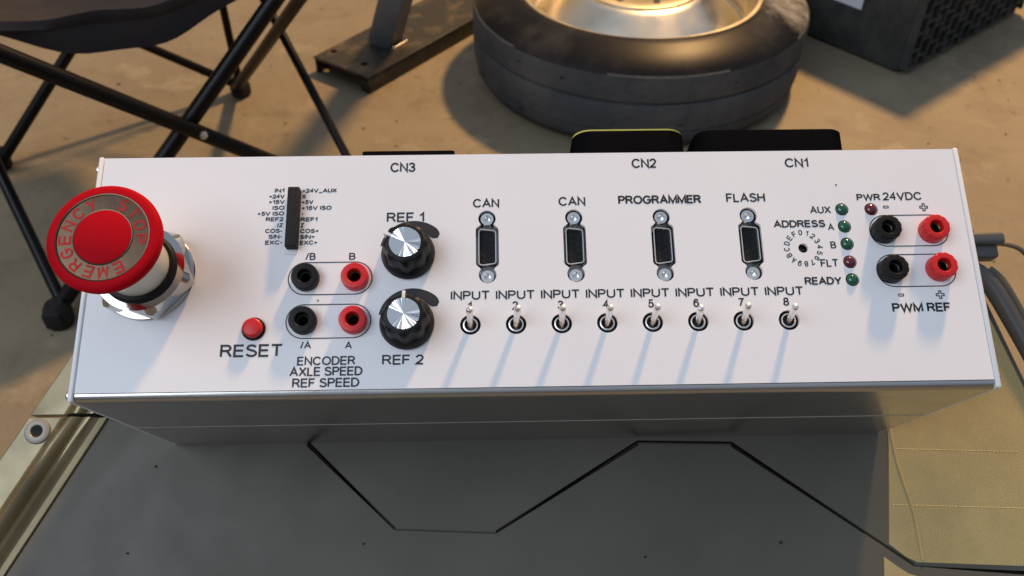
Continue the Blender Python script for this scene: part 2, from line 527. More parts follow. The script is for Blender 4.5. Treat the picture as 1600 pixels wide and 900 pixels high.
def pt(name, bm, m, loc=(0, 0, 0), parent=None, smooth=35, label=None):
    """bm in mm; loc in panel mm for parts of the box, or relative to the parent part"""
    bmesh.ops.scale(bm, vec=(mm, mm, mm), verts=bm.verts)
    L = Vector(loc) * mm
    o = build(name, bm, m, parent or cb, (L - BASE) if parent is None else L, smooth)
    if label: o['label'] = label
    return o


def cp(o, name=None, parent=None, loc=None):
    c = o.copy(); COL.objects.link(c)
    if parent is not None: c.parent = parent
    if loc is not None: c.location = loc
    return c


def cp_part(o, loc):
    """copy a part of the box with its sub-parts"""
    c = cp(o, loc=Vector(loc) * mm - BASE)
    for ch in list(o.children):
        k = cp(ch, parent=c)
    return c


# body shell: folded sheet with a rounded front bend, upper half a hair behind the lower
def arc(cx, cz, r, a0, a1, n=6):
    return [(cx + r * cos(radians(a0 + (a1 - a0) * k / n)), cz + r * sin(radians(a0 + (a1 - a0) * k / n))) for k in range(n + 1)]


prof = [(-.22, -117.5), (-.22, -61.45), (-.12, -61.3), (0, -61.25), (0, -3.6)] + arc(3.2, -3.5, 3.2, 180, 92, 7) + [(3.1, -1.8), (101.2, -1.8), (101.7, -2.3)] + [(101.8, -117.5)]
# hollow: build as open shell polygon strip
bm = bmesh.new(); rows = []
for x in (2.2, 353.8): rows.append([bm.verts.new((x, y, z)) for y, z in prof])
n = len(prof)
i_skip = [i for i in range(n) if prof[i] == (3.1, -1.8)][0]
for k in range(n):
    if k == i_skip: continue            # open under the top plate
    bm.faces.new((rows[0][k], rows[0][(k + 1) % n], rows[1][(k + 1) % n], rows[1][k]))
body = pt('body', bm, M_alu, smooth=30)
# front corner shadow strip is the real gap to the end plates

for x0, x1 in ((-.2, 1.9), (354.1, 356.2)):
    bm = bmesh.new(); box(bm, (x0, .1, -117.5), (x1, 101.9, .35), .7, 3)
    pt('end_plate', bm, M_ends, smooth=40)

# top plate with its cut-outs
TOG = [(152.2 + 17.84 * i, 28.2) for i in range(8)]
DS = [(159.1, 60.6), (194.3, 60.6), (229.9, 60.4), (265.4, 60.5)]
LED = [(304, 74.7, 'g'), (304.1, 67.2, 'g'), (304.2, 59.7, 'g'), (304.3, 52.0, 'r'), (304.3, 44.5, 'g'), (316, 74.6, 'r')]


def dsub_hole(cx, cy):
    pts = []
    r = 3.55; dy = 12.0; w = 4.6; h = 8.7; q = 1.6
    pts = []
    # right side upward from bottom circle
    a = math.acos(min(1, 2.6 / r))
    def arcp(x, y, rr, a0, a1, n=8):
        return [(x + rr * cos(radians(a0 + (a1 - a0) * k / n)), y + rr * sin(radians(a0 + (a1 - a0) * k / n))) for k in range(n + 1)]
    pts += arcp(0, -dy, r, 137, 403, 18)                        # bottom circle, open at its top
    pts += arcp(w - q, -h + q, q, -70, 0, 4) + arcp(w - q, h - q, q, 0, 70, 4)
    pts += arcp(0, dy, r, -43, 223, 18)
    pts += arcp(-w + q, h - q, q, 110, 180, 4) + arcp(-w + q, -h + q, q, 180, 250, 4)
    return [(cx + x, cy + y) for x, y in pts]


holes = [circ(x, y, 4.05, 32) for x, y in TOG] + [dsub_hole(*p) for p in DS] + [circ(x, y, 2.75, 24) for x, y, c in LED]
holes += [circ(x, y, 3.4, 24) for x, y in ((87.5, 47.9), (106.9, 47.8), (87.4, 30.3), (106.8, 30.2), (319.6, 64.7), (339.0, 64.6), (319.9, 47.8), (339.4, 48.4))]
holes += [circ(286.2, 58.1, 2.0, 24), circ(68.2, 27.6, 4.1, 28), rrect(79.2, 60.4, 83.4, 85.6, .4, 3)]
S = lambda pl: [(x * mm, y * mm) for x, y in pl]
top = plate_with_holes('top_panel', S(rrect(2.2, 3.35, 353.8, 101.3, .3, 2)), [S(h) for h in holes], -.0016, 0, M_white, cb, -BASE)
# dark board under the panel, seen through the openings
bm = bmesh.new(); box(bm, (4, 4, -14), (352, 98, -12.5)); pt('circuit_board', bm, M_hole, smooth=0)

# ------------------------------------------------ printed lettering (sub-parts of the top panel)
TXT = [("CN3",124.7,93.6,10.3,4.3),("CN2",224.3,94.2,10.3,4.3),("CN1",287.8,93.7,9.9,4.2),("CAN",158.8,77.4,10.7,3.9),("CAN",193.8,77.7,11.0,4.0),("PROGRAMMER",229.7,78.1,34.0,3.8),("FLASH",265.0,78.4,16.0,4.0),("/B",88.7,55.8,4.1,3.0),("B",105.3,55.6,2.8,3.0),("/A",88.6,19.5,4.2,2.9),("A",105.1,19.2,2.7,2.9),("RESET",67.9,16.5,24.0,5.1),("ENCODER",96.8,12.9,22.3,3.5),("AXLE SPEED",96.9,8.7,27.8,3.6),("REF SPEED",97.0,4.3,25.5,3.6),("REF 1",126.2,71.5,15.2,4.2),("REF 2",126.2,12.6,16.0,4.0),("AUX",295.1,73.0,8.6,3.2),("ADDRESS",285.8,67.0,21.1,3.2),("A",298.5,65.6,2.6,2.9),("B",298.5,57.8,2.3,3.0),("FLT",296.0,50.0,7.2,3.3),("READY",292.5,42.5,14.8,3.3),("PWR",315.6,78.4,9.8,3.0),("24VDC",329.6,78.4,16.1,3.6),("PWM REF",330.1,30.7,23.3,3.8),
("IN1",74.7,85.1,4.0,1.8),("+24V",73.7,82.5,6.4,1.8),("+15V",73.8,80.1,6.5,1.8),("ISO",74.7,77.5,4.9,1.8),("+5V ISO",71.7,75.0,10.8,1.8),("REF2",73.4,72.5,7.1,1.8),("/Z",75.7,69.9,2.4,1.8),("COS-",73.4,67.5,6.9,1.8),("SIN-",74.2,65.0,5.6,1.8),("EXC-",73.7,62.5,6.9,1.8),("+24V_AUX",90.9,84.9,14.1,1.8),("X",84.8,82.4,1.6,1.8),("+5V",86.3,79.9,4.9,1.8),("+15V ISO",90.1,77.3,12.2,1.8),("-",84.6,74.8,0.8,1.8),("REF1",87.3,72.3,6.8,1.8),("Z",84.7,69.8,1.3,1.8),("COS+",87.7,67.3,7.5,1.8),("SIN+",87.0,64.8,6.1,1.8),("EXC+",87.6,62.3,7.1,1.8)]
for i in range(8):
    TXT.append(("INPUT", 152.2 + 17.75 * i, 38.3, 15.4, 3.7)); TXT.append((str(i + 1), 152.0 + 17.82 * i, 34.0, 2.3, 3.5))


INK = .00008


def EL(cx, cy, rx, ry, a0, a1, n=14):
    return [(cx + rx * cos(radians(a0 + (a1 - a0) * k / n)), cy + ry * sin(radians(a0 + (a1 - a0) * k / n))) for k in range(n + 1)]


GL = {   # centre-line strokes on a cap height of 1: (width, strokes)
 'A': (.78, [[(0, 0), (.39, 1), (.78, 0)], [(.13, .33), (.65, .33)]]),
 'B': (.62, [[(0, 0), (0, 1), (.34, 1)] + EL(.34, .76, .22, .24, 90, -90)[1:] + [(0, .52)], [(.02, .52), (.36, .52)] + EL(.36, .26, .26, .26, 90, -90)[1:] + [(0, 0)]]),
 'C': (.76, [EL(.40, .5, .40, .5, 38, 322, 26)]),
 'D': (.70, [[(0, 0), (0, 1), (.28, 1)] + EL(.28, .5, .42, .5, 90, -90, 20)[1:] + [(0, 0)]]),
 'E': (.58, [[(.58, 1), (0, 1), (0, 0), (.58, 0)], [(.02, .52), (.54, .52)]]),
 'F': (.54, [[(.54, 1), (0, 1), (0, 0)], [(.02, .51), (.47, .51)]]),
 'G': (.80, [EL(.41, .5, .41, .5, 40, 335, 26)[:-1] + [(.78, .33), (.80, .47), (.44, .47)]]),
 'H': (.66, [[(0, 0), (0, 1)], [(.66, 0), (.66, 1)], [(.02, .52), (.64, .52)]]),
 'I': (.02, [[(.01, 0), (.01, 1)]]),
 'L': (.50, [[(0, 1), (0, 0), (.50, 0)]]),
 'M': (.80, [[(0, 0), (0, 1), (.40, .05), (.80, 1), (.80, 0)]]),
 'N': (.66, [[(0, 0), (0, 1), (.66, 0), (.66, 1)]]),
 'O': (.84, [EL(.42, .5, .42, .5, 0, 360, 34)]),
 'P': (.60, [[(0, 0), (0, 1), (.34, 1)] + EL(.34, .74, .26, .26, 90, -90)[1:] + [(0, .48)]]),
 'R': (.66, [[(0, 0), (0, 1), (.36, 1)] + EL(.36, .755, .25, .245, 90, -90)[1:] + [(0, .51)], [(.33, .50), (.44, .42), (.66, 0)]]),
 'S': (.64, [EL(.32, .755, .28, .245, 22, 205, 14) + EL(.32, .255, .32, .255, 112, -160, 20)[2:]]),
 'T': (.66, [[(0, 1), (.66, 1)], [(.33, .98), (.33, 0)]]),
 'U': (.66, [[(0, 1), (0, .33)] + EL(.33, .33, .33, .33, 180, 360, 16)[1:] + [(.66, 1)]]),
 'V': (.74, [[(0, 1), (.37, 0), (.74, 1)]]),
 'W': (1.10, [[(0, 1), (.27, 0), (.55, .97), (.83, 0), (1.10, 1)]]),
 'X': (.70, [[(0, 0), (.68, 1)], [(.02, 1), (.70, 0)]]),
 'Y': (.70, [[(0, 1), (.35, .45), (.70, 1)], [(.35, .46), (.35, 0)]]),
 'Z': (.62, [[(.03, 1), (.60, 1), (0, 0), (.62, 0)]]),
 '0': (.54, [EL(.27, .5, .27, .5, 0, 360, 28)]),
 '1': (.30, [[(.02, .74), (.18, .84), (.28, 1), (.28, 0)]]),
 '2': (.54, [EL(.27, .72, .26, .28, 170, -30, 14) + [(.30, .30), (.06, .10), (0, 0), (.54, 0)]]),
 '3': (.54, [EL(.26, .755, .24, .245, 160, -80, 14) + EL(.26, .265, .28, .265, 82, -165, 18)]),
 '4': (.56, [[(.42, 0), (.42, 1), (0, .33), (.56, .33)]]),
 '5': (.54, [[(.50, 1), (.11, 1), (.04, .50)] + EL(.26, .32, .28, .32, 140, -160, 20)]),
 '6': (.54, [EL(.28, .33, .26, .33, 0, 360, 24), [(.03, .36)] + EL(.30, .55, .27, .45, 178, 40, 14)]),
 '7': (.54, [[(0, 1), (.54, 1), (.34, .62), (.22, .30), (.17, 0)]]),
 '8': (.54, [EL(.27, .76, .23, .24, 0, 360, 22), EL(.27, .265, .27, .265, 0, 360, 24)]),
 '9': (.54, [EL(.26, .67, .26, .33, 0, 360, 24), [(.51, .64)] + EL(.24, .45, .27, .45, -2, -140, 14)]),
 '+': (.52, [[(0, .46), (.52, .46)], [(.26, .20), (.26, .72)]]),
 '-': (.28, [[(0, .40), (.28, .40)]]),
 '_': (.56, [[(0, -.14), (.56, -.14)]]),
 '/': (.30, [[(0, -.02), (.30, 1.02)]]),
 ' ': (.12, []),
}


def stroke(bm, P, hw, z0, z1):
    n = len(P); L = []; R = []
    closed = (Vector(P[0]) - Vector(P[-1])).length < 1e-6
    for i in range(n):
        p = Vector(P[i])
        if closed: a, b = Vector(P[i - 1 if i else n - 2]), Vector(P[i + 1 if i < n - 1 else 1])
        else: a, b = Vector(P[max(i - 1, 0)]), Vector(P[min(i + 1, n - 1)])
        d1 = (p - a); d2 = (b - p)
        if d1.length < 1e-9: d1 = d2
        if d2.length < 1e-9: d2 = d1
        d1.normalize(); d2.normalize(); t = d1 + d2
        t = d1 if t.length < .05 else t.normalized()
        nn = Vector((-t.y, t.x)); k = 1 / max(.42, abs(nn.dot(Vector((-d1.y, d1.x)))))
        q = p.copy()
        if not closed and i == 0: q -= d2 * hw * .25
        if not closed and i == n - 1: q += d1 * hw * .25
        L.append(q + nn * hw * k); R.append(q - nn * hw * k)
    V = [[bm.verts.new((v.x, v.y, z)) for v in side] for side, z in ((L, z1), (R, z1), (L, z0), (R, z0))]
    for i in range(n - 1):
        bm.faces.new((V[1][i], V[1][i + 1], V[0][i + 1], V[0][i]))
        bm.faces.new((V[0][i], V[0][i + 1], V[2][i + 1], V[2][i])); bm.faces.new((V[3][i], V[3][i + 1], V[1][i + 1], V[1][i]))


def text_mesh(s, cx, by, w, h, weight=.12, gap=.24, zk=1.):
    """lettering drawn as strokes; w, h in mm; metres out"""
    nat = sum(GL[c][0] for c in s) + gap * (len(s) - 1)
    wt = h * weight
    sx = (w - wt) / nat if nat > .05 else 1; sx = min(max(sx, h * .55), h * 1.35) if len(s) > 1 else min(sx, h * 1.1)
    bm = bmesh.new(); x = -nat * sx / 2; k = 0
    for c in s:
        gw, st = GL[c]
        for P in st:
            k += 1
            stroke(bm, [((cx + x + px * sx) * mm, (by + wt / 2 + py * (h - wt)) * mm) for px, py in P], wt / 2 * mm, .00001, (INK + .000006 * k) * zk)
        x += (gw + gap) * sx
    bmesh.ops.recalc_face_normals(bm, faces=bm.faces)
    me = bpy.data.meshes.new('lettering'); bm.to_mesh(me); bm.free()
    return me


for s, cx, by, w, h in TXT:
    me = text_mesh(s, cx, by, w, h, .22 if h < 2 else (.205 if s in ('PROGRAMMER', 'ADDRESS', 'READY', 'PWR', 'PWM REF') else .172))
    me.name = 'printed_lettering'
    new_obj('printed_lettering', me, M_ink, top)


def join_mesh(mes, name):
    bm = bmesh.new()
    for m_ in mes:
        bm.from_mesh(m_); bpy.data.meshes.remove(m_)
    me = bpy.data.meshes.new(name); bm.to_mesh(me); bm.free(); return me


ring = []
for k, ch in enumerate('0123456789ABCDEF'):
    me = text_mesh(ch, 0, -1.15, 1.6, 2.35, .16); a = radians(90 + 4 - 22.5 * k)
    mt = Matrix.Translation((286.2 * mm + 6.7 * mm * cos(a), 58.1 * mm + 6.7 * mm * sin(a), 0)) @ Matrix.Rotation(a - pi / 2, 4, 'Z')
    me.transform(mt); ring.append(me)
new_obj('dial_numbers', join_mesh(ring, 'dial_numbers'), M_ink, top)


def flat(polys, name):
    """outline polygons -> thin printed shapes; each entry (outer, [holes])"""
    mes = []
    for outer, hs in polys:
        o = plate_with_holes('t', S(outer), [S(h) for h in hs], .00001, INK, None, None)
        mes.append(o.data); bpy.data.objects.remove(o)
    return new_obj(name, join_mesh(mes, name), M_ink, top)


for x0, y0, x1, y1 in ((80.2, 41.1, 113.6, 54.9), (80.3, 23.4, 113.6, 37.4), (313.9, 58.2, 346.3, 72.0), (314.4, 41.1, 346.5, 55.0)):
    r = (y1 - y0) / 2
    flat([(rrect(x0, y0, x1, y1, r - .01, 12), [rrect(x0 + .42, y0 + .42, x1 - .42, y1 - .42, r - .43, 12)])], 'printed_outline')


def plus(x, y, a, b):
    return [(x - b, y - a), (x + b, y - a), (x + b, y - b), (x + a, y - b), (x + a, y + b), (x + b, y + b), (x + b, y + a), (x - b, y + a), (x - b, y + b), (x - a, y + b), (x - a, y - b), (x - b, y - b)]


for x, y in ((337.7, 75.2), (338.4, 37.7)): flat([(plus(x, y, 1.75, .62), [plus(x, y, 1.35, .22)])], 'printed_plus_sign')
for x, y in ((322.2, 75.5), (322.8, 37.8)): flat([(rrect(x - 1.15, y - .6, x + 1.15, y + .6, .3, 3), [rrect(x - .8, y - .25, x + .8, y + .25, .1, 2)])], 'printed_minus_sign')

# tapered printed scale round each knob
KN = [(127.6, 57.6), (127.6, 29.0)]
for kx, ky in KN:
    o_ = []; i_ = []
    for k in range(33):
        t = k / 32; a = radians(163 - 133 * t); wd = .9 + 4.4 * t ** 1.2; R = 11.5 + 1.7 * t
        end = math.sqrt(max(0., 1 - max(0, (t - .86) / .14) ** 2))
        mid = R; o_.append((kx + .2 + (mid + wd / 2 * end) * cos(a), ky + .3 + (mid + wd / 2 * end) * sin(a)))
        i_.append((kx + .2 + (mid - wd / 2 * end) * cos(a), ky + .3 + (mid - wd / 2 * end) * sin(a)))
    flat([(o_ + i_[:-1][::-1], [])], 'printed_knob_scale')

for x, y in ((303, 85.6), (92.5, 38.9)):
    bm = bmesh.new(); v = bmesh.ops.create_icosphere(bm, subdivisions=1, radius=random.uniform(.28, .45))['verts']
    for q in v: q.co.z = q.co.z * .4 + .1
    f_ = pt('dirt_fleck', bm, M_dirt, (x, y, 0), parent=top)

# ------------------------------------------------ emergency stop
EX, EY = 25.2, 50.2
bm = bmesh.new(); lathe(bm, [(0, 7.8), (12.2, 7.8), (12.2, 26), (12.9, 31), (13.4, 34), (0, 34)], 64)
es = pt('emergency_stop', bm, M_neck, (EX, EY, 0), label='red mushroom emergency stop button on a chrome nut')
bm = bmesh.new()
hexr = lambda a, i: (1 / cos(((a + radians(8)) % (pi / 3)) - pi / 6)) * .866 if i in (3, 4) else 1.
lathe(bm, [(11, .05), (18.3, .05), (18.6, .6), (18.6, 1.0), (18.3, 1.4), (19.2, 1.5), (19.6, 2.0), (19.6, 6.8), (17.2, 9.2), (14.6, 9.4), (14.2, 8.4), (11, 8.4)], 120,
      radial=lambda a, i: (min(1.0, .868 / cos(((a + radians(12)) % (pi / 3)) - pi / 6))) if i in (5, 6, 7) else 1.)
pt('hex_nut', bm, M_chrome, parent=es, smooth=25)
bm = bmesh.new(); lathe(bm, [(12.3, 8.2), (14.4, 8.2), (14.6, 9.6), (14.3, 10.8), (13.6, 11.6), (12.3, 11.7)], 64)
pt('black_collar', bm, M_blackp, parent=es)
bm = bmesh.new()
lathe(bm, [(12.5, 33), (15, 33.2), (18.6, 36.4), (19.8, 38.6), (20.1, 40.4), (19.9, 41.6), (19.2, 42.4), (18.0, 42.75), (16.5, 42.9), (16.4, 42.2), (0, 42.2)], 96)
pt('mushroom_cap', bm, M_estop, parent=es, smooth=50)
bm = bmesh.new(); lathe(bm, [(10.0, 42.3), (10.05, 42.75), (10.35, 42.8), (10.5, 42.45), (15.85, 42.45), (16.0, 42.85), (16.35, 42.9), (16.4, 42.3)], 96)
pt('silver_ring', bm, M_ring, parent=es, smooth=30)
bm = bmesh.new(); lathe(bm, [(10.0, 42.3), (9.95, 42.9), (9.6, 43.1), (0, 43.15)], 72)
pt('centre_disc', bm, M_estop, parent=es, smooth=50)
M_redtxt = mat('red_ring_lettering', (.42, .015, .01), .45, spec=.2)
ring = []
for ch, a in list(zip('EMERGENCY', [300 - 23.2 * k for k in range(9)])) + list(zip('STOP', [64, 41.5, 19, -3.5])):
    me = text_mesh(ch, 0, 10.9, 3.6, 4.5, .17)
    for v in me.vertices: v.co.z += .04247
    me.transform(Matrix.Rotation(radians(a - 90), 4, 'Z')); ring.append(me)
new_obj('ring_lettering', join_mesh(ring, 'ring_lettering'), M_redtxt, es)

# ------------------------------------------------ reset button
bm = bmesh.new(); lathe(bm, [(4.6, .05), (4.6, .6), (4.3, .9), (3.9, .9), (3.9, -2)], 40); rb = pt('reset_button', bm, M_blackp, (68.2, 27.6, 0), label='small red reset push button')
bm = bmesh.new(); lathe(bm, [(3.75, -1), (3.75, 2.9), (3.5, 3.3), (2.8, 3.5), (0, 3.55)], 40); pt('button_cap', bm, M_red, parent=rb, smooth=50)

# ------------------------------------------------ header socket with its pin holes
bm = bmesh.new()
box(bm, (-2.35, -12.85, -3), (2.35, 12.85, 4.3), .5, 3)
hd = pt('header_socket', bm, M_mattp, (81.3, 73.0, 0))
ph = []
for i in range(10):
    for s in (-1, 1):
        ph.append((rrect(s * 1.27 - .42, 11.43 - 2.54 * i - .42, s * 1.27 + .42, 11.43 - 2.54 * i + .42, .1, 2), []))
mes = []
for outer, hs in ph:
    o = plate_with_holes('t', S(outer), [], 0, .00006, None, None); mes.append(o.data); bpy.data.objects.remove(o)
me = join_mesh(mes, 'pin_holes')
for v in me.vertices: v.co.z += .0043
new_obj('pin_holes', me, M_hole, hd)
bm = bmesh.new(); v = box(bm, (-2.9, -1.2, 0), (2.2, 1.0, .25), .1, 1)
pt('torn_label_edge', bm, M_ends, (80.9, 59.3, .05), smooth=40)

# ------------------------------------------------ banana sockets
def make_banana(red, h, notch):
    bm = bmesh.new(); ro = 5.35
    rad = None
    if notch:
        rad = lambda a, i: (1 - .05 * (max(0, cos(a * 12)) ** 2)) if i in (2, 3, 4) else 1.
    lathe(bm, [(5.0, .04), (ro, .2), (ro, 1.2), (ro, h - .5), (ro - .25, h - .1), (ro - .6, h), (3.0, h), (2.7, h - .3), (2.6, h - 1), (2.6, -9), (0, -9)], 72, radial=rad)
    o = pt('banana_socket', bm, M_red if red else M_blackp, smooth=35, label=('red' if red else 'black') + ' banana socket')
    bm = bmesh.new()
    lathe(bm, [(2.55, -5), (2.55, h - 2.6), (2.2, h - 2.5), (1.95, h - 2.7), (1.95, -6)], 32)
    pt('metal_contact', bm, M_brass if red else M_dark_steel, parent=o)
    return o


for h, notch, pr in ((4.2, False, ((87.5, 47.9, 0), (106.9, 47.8, 1), (87.4, 30.3, 0), (106.8, 30.2, 1))),
                     (5.8, True, ((319.6, 64.7, 0), (339.0, 64.6, 1), (319.9, 47.8, 0), (339.4, 48.4, 1)))):
    protos = {}
    for x, y, red in pr:
        if red not in protos:
            o = make_banana(red, h, notch); protos[red] = o; o.location = Vector((x, y, 0)) * mm - BASE
        else: cp_part(protos[red], (x, y, 0))

# ------------------------------------------------ knobs
def make_knob(ptr_deg):
    bm = bmesh.new()
    lathe(bm, [(9.6, .3), (10.6, .5), (10.7, 1.4), (9.7, 3.4), (9.0, 4.4), (0, 4.4)], 72)
    o = pt('control_knob', bm, M_blackp, smooth=35)
    bm = bmesh.new()
    fl = lambda a, i: 1 + (.055 * cos(8 * a) if i in (1, 2, 3) else .03 * cos(8 * a) if i == 4 else 0)
    lathe(bm, [(8.9, 4.0), (8.9, 4.6), (8.6, 9), (8.3, 12.6), (7.7, 13.7), (6.6, 14.0), (0, 14.0)], 96, radial=fl)
    pt('knob_grip', bm, M_blackp, parent=o, smooth=45)
    bm = bmesh.new(); rz = random.Random(3); nf = 96
    c0 = bm.verts.new((0, 0, 14.45)); rim_ = []; low = []
    for k in range(nf):
        a = 2 * pi * k / nf; rim_.append(bm.verts.new((6.1 * cos(a), 6.1 * sin(a), 14.35 + .30 * sin(4 * a + .5) + rz.uniform(-.13, .13)))); low.append(bm.verts.new((6.2 * cos(a), 6.2 * sin(a), 13.8)))
    for k in range(nf):
        k2 = (k + 1) % nf; bm.faces.new((c0, rim_[k], rim_[k2])); bm.faces.new((rim_[k], low[k], low[k2], rim_[k2]))
    pt('silver_cap', bm, M_spun, parent=o, smooth=25)
    bm = bmesh.new()
    vs = box(bm, (6.25, -.62, 13.3), (8.3, .62, 14.22), .1, 1); vs += box(bm, (7.7, -.62, 9.0), (9.25, .62, 13.85), .1, 1)
    bmesh.ops.rotate(bm, cent=(0, 0, 0), matrix=Matrix.Rotation(radians(ptr_deg), 3, 'Z'), verts=bm.verts)
    pt('white_pointer', bm, M_pointer, parent=o, smooth=0)
    return o


for (kx, ky), a, lb in zip(KN, (152, 91), ('knob with its white pointer turned to the upper left', 'knob with its white pointer straight up')):
    o = make_knob(a); o.location = Vector((kx, ky, 0)) * mm - BASE; o['label'] = lb

# ------------------------------------------------ serial ports
def make_port():
    bm = bmesh.new()
    # D shell rim (hollow) standing in the cut-out
    w, h, q = 3.65, 7.9, 1.5
    def dpoly(k):
        pts = []
        for cx, cy, a in ((w - q, h - q - .5, 0), (-w + q, h - q, 90), (-w + q, -h + q, 180), (w - q, -h + q + .5, 270)):
            for j in range(6):
                t = radians(a + 90 * j / 5); pts.append((cx + (q - k) * cos(t), cy + (q - k) * sin(t)))
        return pts
    A = dpoly(0); B = dpoly(.55); n = len(A)
    loops = [[bm.verts.new((x, y, z)) for x, y in P] for P, z in ((A, -6), (A, -.9), (dpoly(.1), -.75), (dpoly(.45), -.75), (B, -.9), (B, -6))]
    for P, Q in zip(loops, loops[1:]):
        for k in range(n): bm.faces.new((P[k], P[(k + 1) % n], Q[(k + 1) % n], Q[k]))
    o = pt('serial_port', bm, M_nickel, smooth=40)
    bm = bmesh.new(); prism(bm, dpoly(.6), -6, -2.6)
    ins = pt('port_insert', bm, M_blackp, parent=o, smooth=0)
    mes = []
    for col, cnt in ((-1.42, 5), (1.42, 4)):
        for k in range(cnt):
            c = plate_with_holes('t', S(circ(col, (k - (cnt - 1) / 2) * 2.77, .62, 14)), [], -.0026, -.00255, None, None); mes.append(c.data); bpy.data.objects.remove(c)
    bm2 = bmesh.new(); box(bm2, (-6.2, -15.5, -7.2), (6.2, 15.5, -6.2), .3, 1); pt('flange', bm2, M_steel, parent=o)
    new_obj('pin_holes', join_mesh(mes, 'pin_holes'), M_hole, o)
    for s in (-1, 1):
        bm = bmesh.new()
        lathe(bm, [(0, -6.2), (3.0, -6.2), (3.0, -2.0), (2.6, -1.4), (1.45, -1.4), (1.25, -2.0), (1.2, -4), (0, -4)], 48,
              radial=lambda a, i: (min(1., .93 / cos((a % (pi / 3)) - pi / 6))) if i in (1, 2) else 1.)
        bmesh.ops.translate(bm, vec=(0, s * 12.3, 0), verts=bm.verts)
        pt('jack_screw', bm, M_nickel, parent=o, smooth=30)
    return o


for i, (x, y) in enumerate(DS):
    if i == 0: port = make_port(); port.location = Vector((x, y, 0)) * mm - BASE
    else: cp_part(port, (x, y, 0))

# ------------------------------------------------ toggle switches
def make_toggle():
    bm = bmesh.new()
    lathe(bm, [(3.0, -8), (3.0, -.6), (2.9, -.35), (2.45, -.25), (2.3, -.4), (2.2, -1.4), (2.2, -8)], 40)
    o = pt('toggle_switch', bm, M_nickel, smooth=40)
    bm = bmesh.new(); lathe(bm, [(2.15, -2.6), (1.2, -2.2), (0, -2.1)], 32); pt('switch_well', bm, M_hole, parent=o)
    bm = bmesh.new(); lathe(bm, [(3.05, -3.1), (6.5, -3.1)], 40); pt('switch_body', bm, M_blackp, parent=o)
    return o


def make_lever():
    bm = bmesh.new()
    lathe(bm, [(0, -2.5), (.95, -2.5), (1.05, 0), (1.25, 5), (1.42, 9.2), (1.36, 10.2), (1.0, 10.8), (.5, 11.0), (0, 11.05)], 24)
    bmesh.ops.scale(bm, vec=(mm, mm, mm), verts=bm.verts)
    return bm


for i, (x, y) in enumerate(TOG):
    if i == 0:
        t = make_toggle(); t.location = Vector((x, y, 0)) * mm - BASE
        t0 = t
        lv0 = build('lever', make_lever(), M_nickel, t)
        lv0.rotation_euler = (radians(-19), 0, 0); lv0.location = (0, 0, 0)
    else:
        t = cp_part(t0, (x, y, 0))
        lv = [c for c in t.children if c.name.startswith('lever')][0]
        lv.rotation_euler = (radians(-19 + random.uniform(-4, 4) + .5 * i), radians(random.uniform(-4, 4) - .3 * i), 0)

# ------------------------------------------------ indicator lights and dial
for kind, m in (('g', M_ledg), ('r', M_ledr)):
    proto = None
    for x, y, c in LED:
        if c != kind: continue
        if proto is None:
            bm = bmesh.new(); lathe(bm, [(2.45, -5), (2.45, -.5)] + [(2.45 * cos(radians(a)), -.5 + 1.9 * sin(radians(a))) for a in (15, 30, 45, 60, 75)] + [(0, 1.4)], 36)
            proto = pt('indicator_light', bm, m, (x, y, 0), smooth=60, label='unlit %s indicator light' % ('green' if kind == 'g' else 'dark red'))
        else: cp(proto, loc=Vector((x, y, 0)) * mm - BASE)
bm = bmesh.new(); lathe(bm, [(0, -3.2), (1.9, -3.2), (1.9, -6), (0, -6)], 24); v = box(bm, (-1.5, -.3, -3.2), (1.5, .3, -2.7))
pt('rotary_dial', bm, M_dark_steel, (286.2, 58.1, 0))

# ------------------------------------------------ rear connectors, side screws
def rear_conn(x0, x1, zt, zb, y1, r, seal):
    bm = bmesh.new(); P = rrect(x0, zb, x1, zt, r, 8); n = len(P)
    ys = [(101.0, 0), (y1 - .6, 0), (y1, .5)]
    loops = []
    for y, k in ys:
        cx, cz = (x0 + x1) / 2, (zb + zt) / 2
        loops.append([bm.verts.new((x - math.copysign(k, x - cx), y, z - math.copysign(k, z - cz))) for x, z in P])
    for A, B in zip(loops, loops[1:]):
        for k in range(n): bm.faces.new((A[k], A[(k + 1) % n], B[(k + 1) % n], B[k]))
    bm.faces.new(loops[-1])
    o = pt('rear_connector', bm, M_conn, smooth=40)
    if seal:
        bm = bmesh.new(); loops = []
        for y, k in ((y1 - .7, -.35), (y1 - .1, -.6), (y1 + .6, -.35), (y1 + .6, 1.2), (y1 - .7, 1.2)):
            cx, cz = (x0 + x1) / 2, (zb + zt) / 2
            loops.append([bm.verts.new((x - math.copysign(k, x - cx), y, z - math.copysign(k, z - cz))) for x, z in P])
        for A, B in zip(loops, loops[1:] + loops[:1]):
            for k in range(n): bm.faces.new((A[k], A[(k + 1) % n], B[(k + 1) % n], B[k]))
        pt('yellow_seal', bm, M_yellow, parent=o, smooth=40).location = (0, 0, 0)
    return o


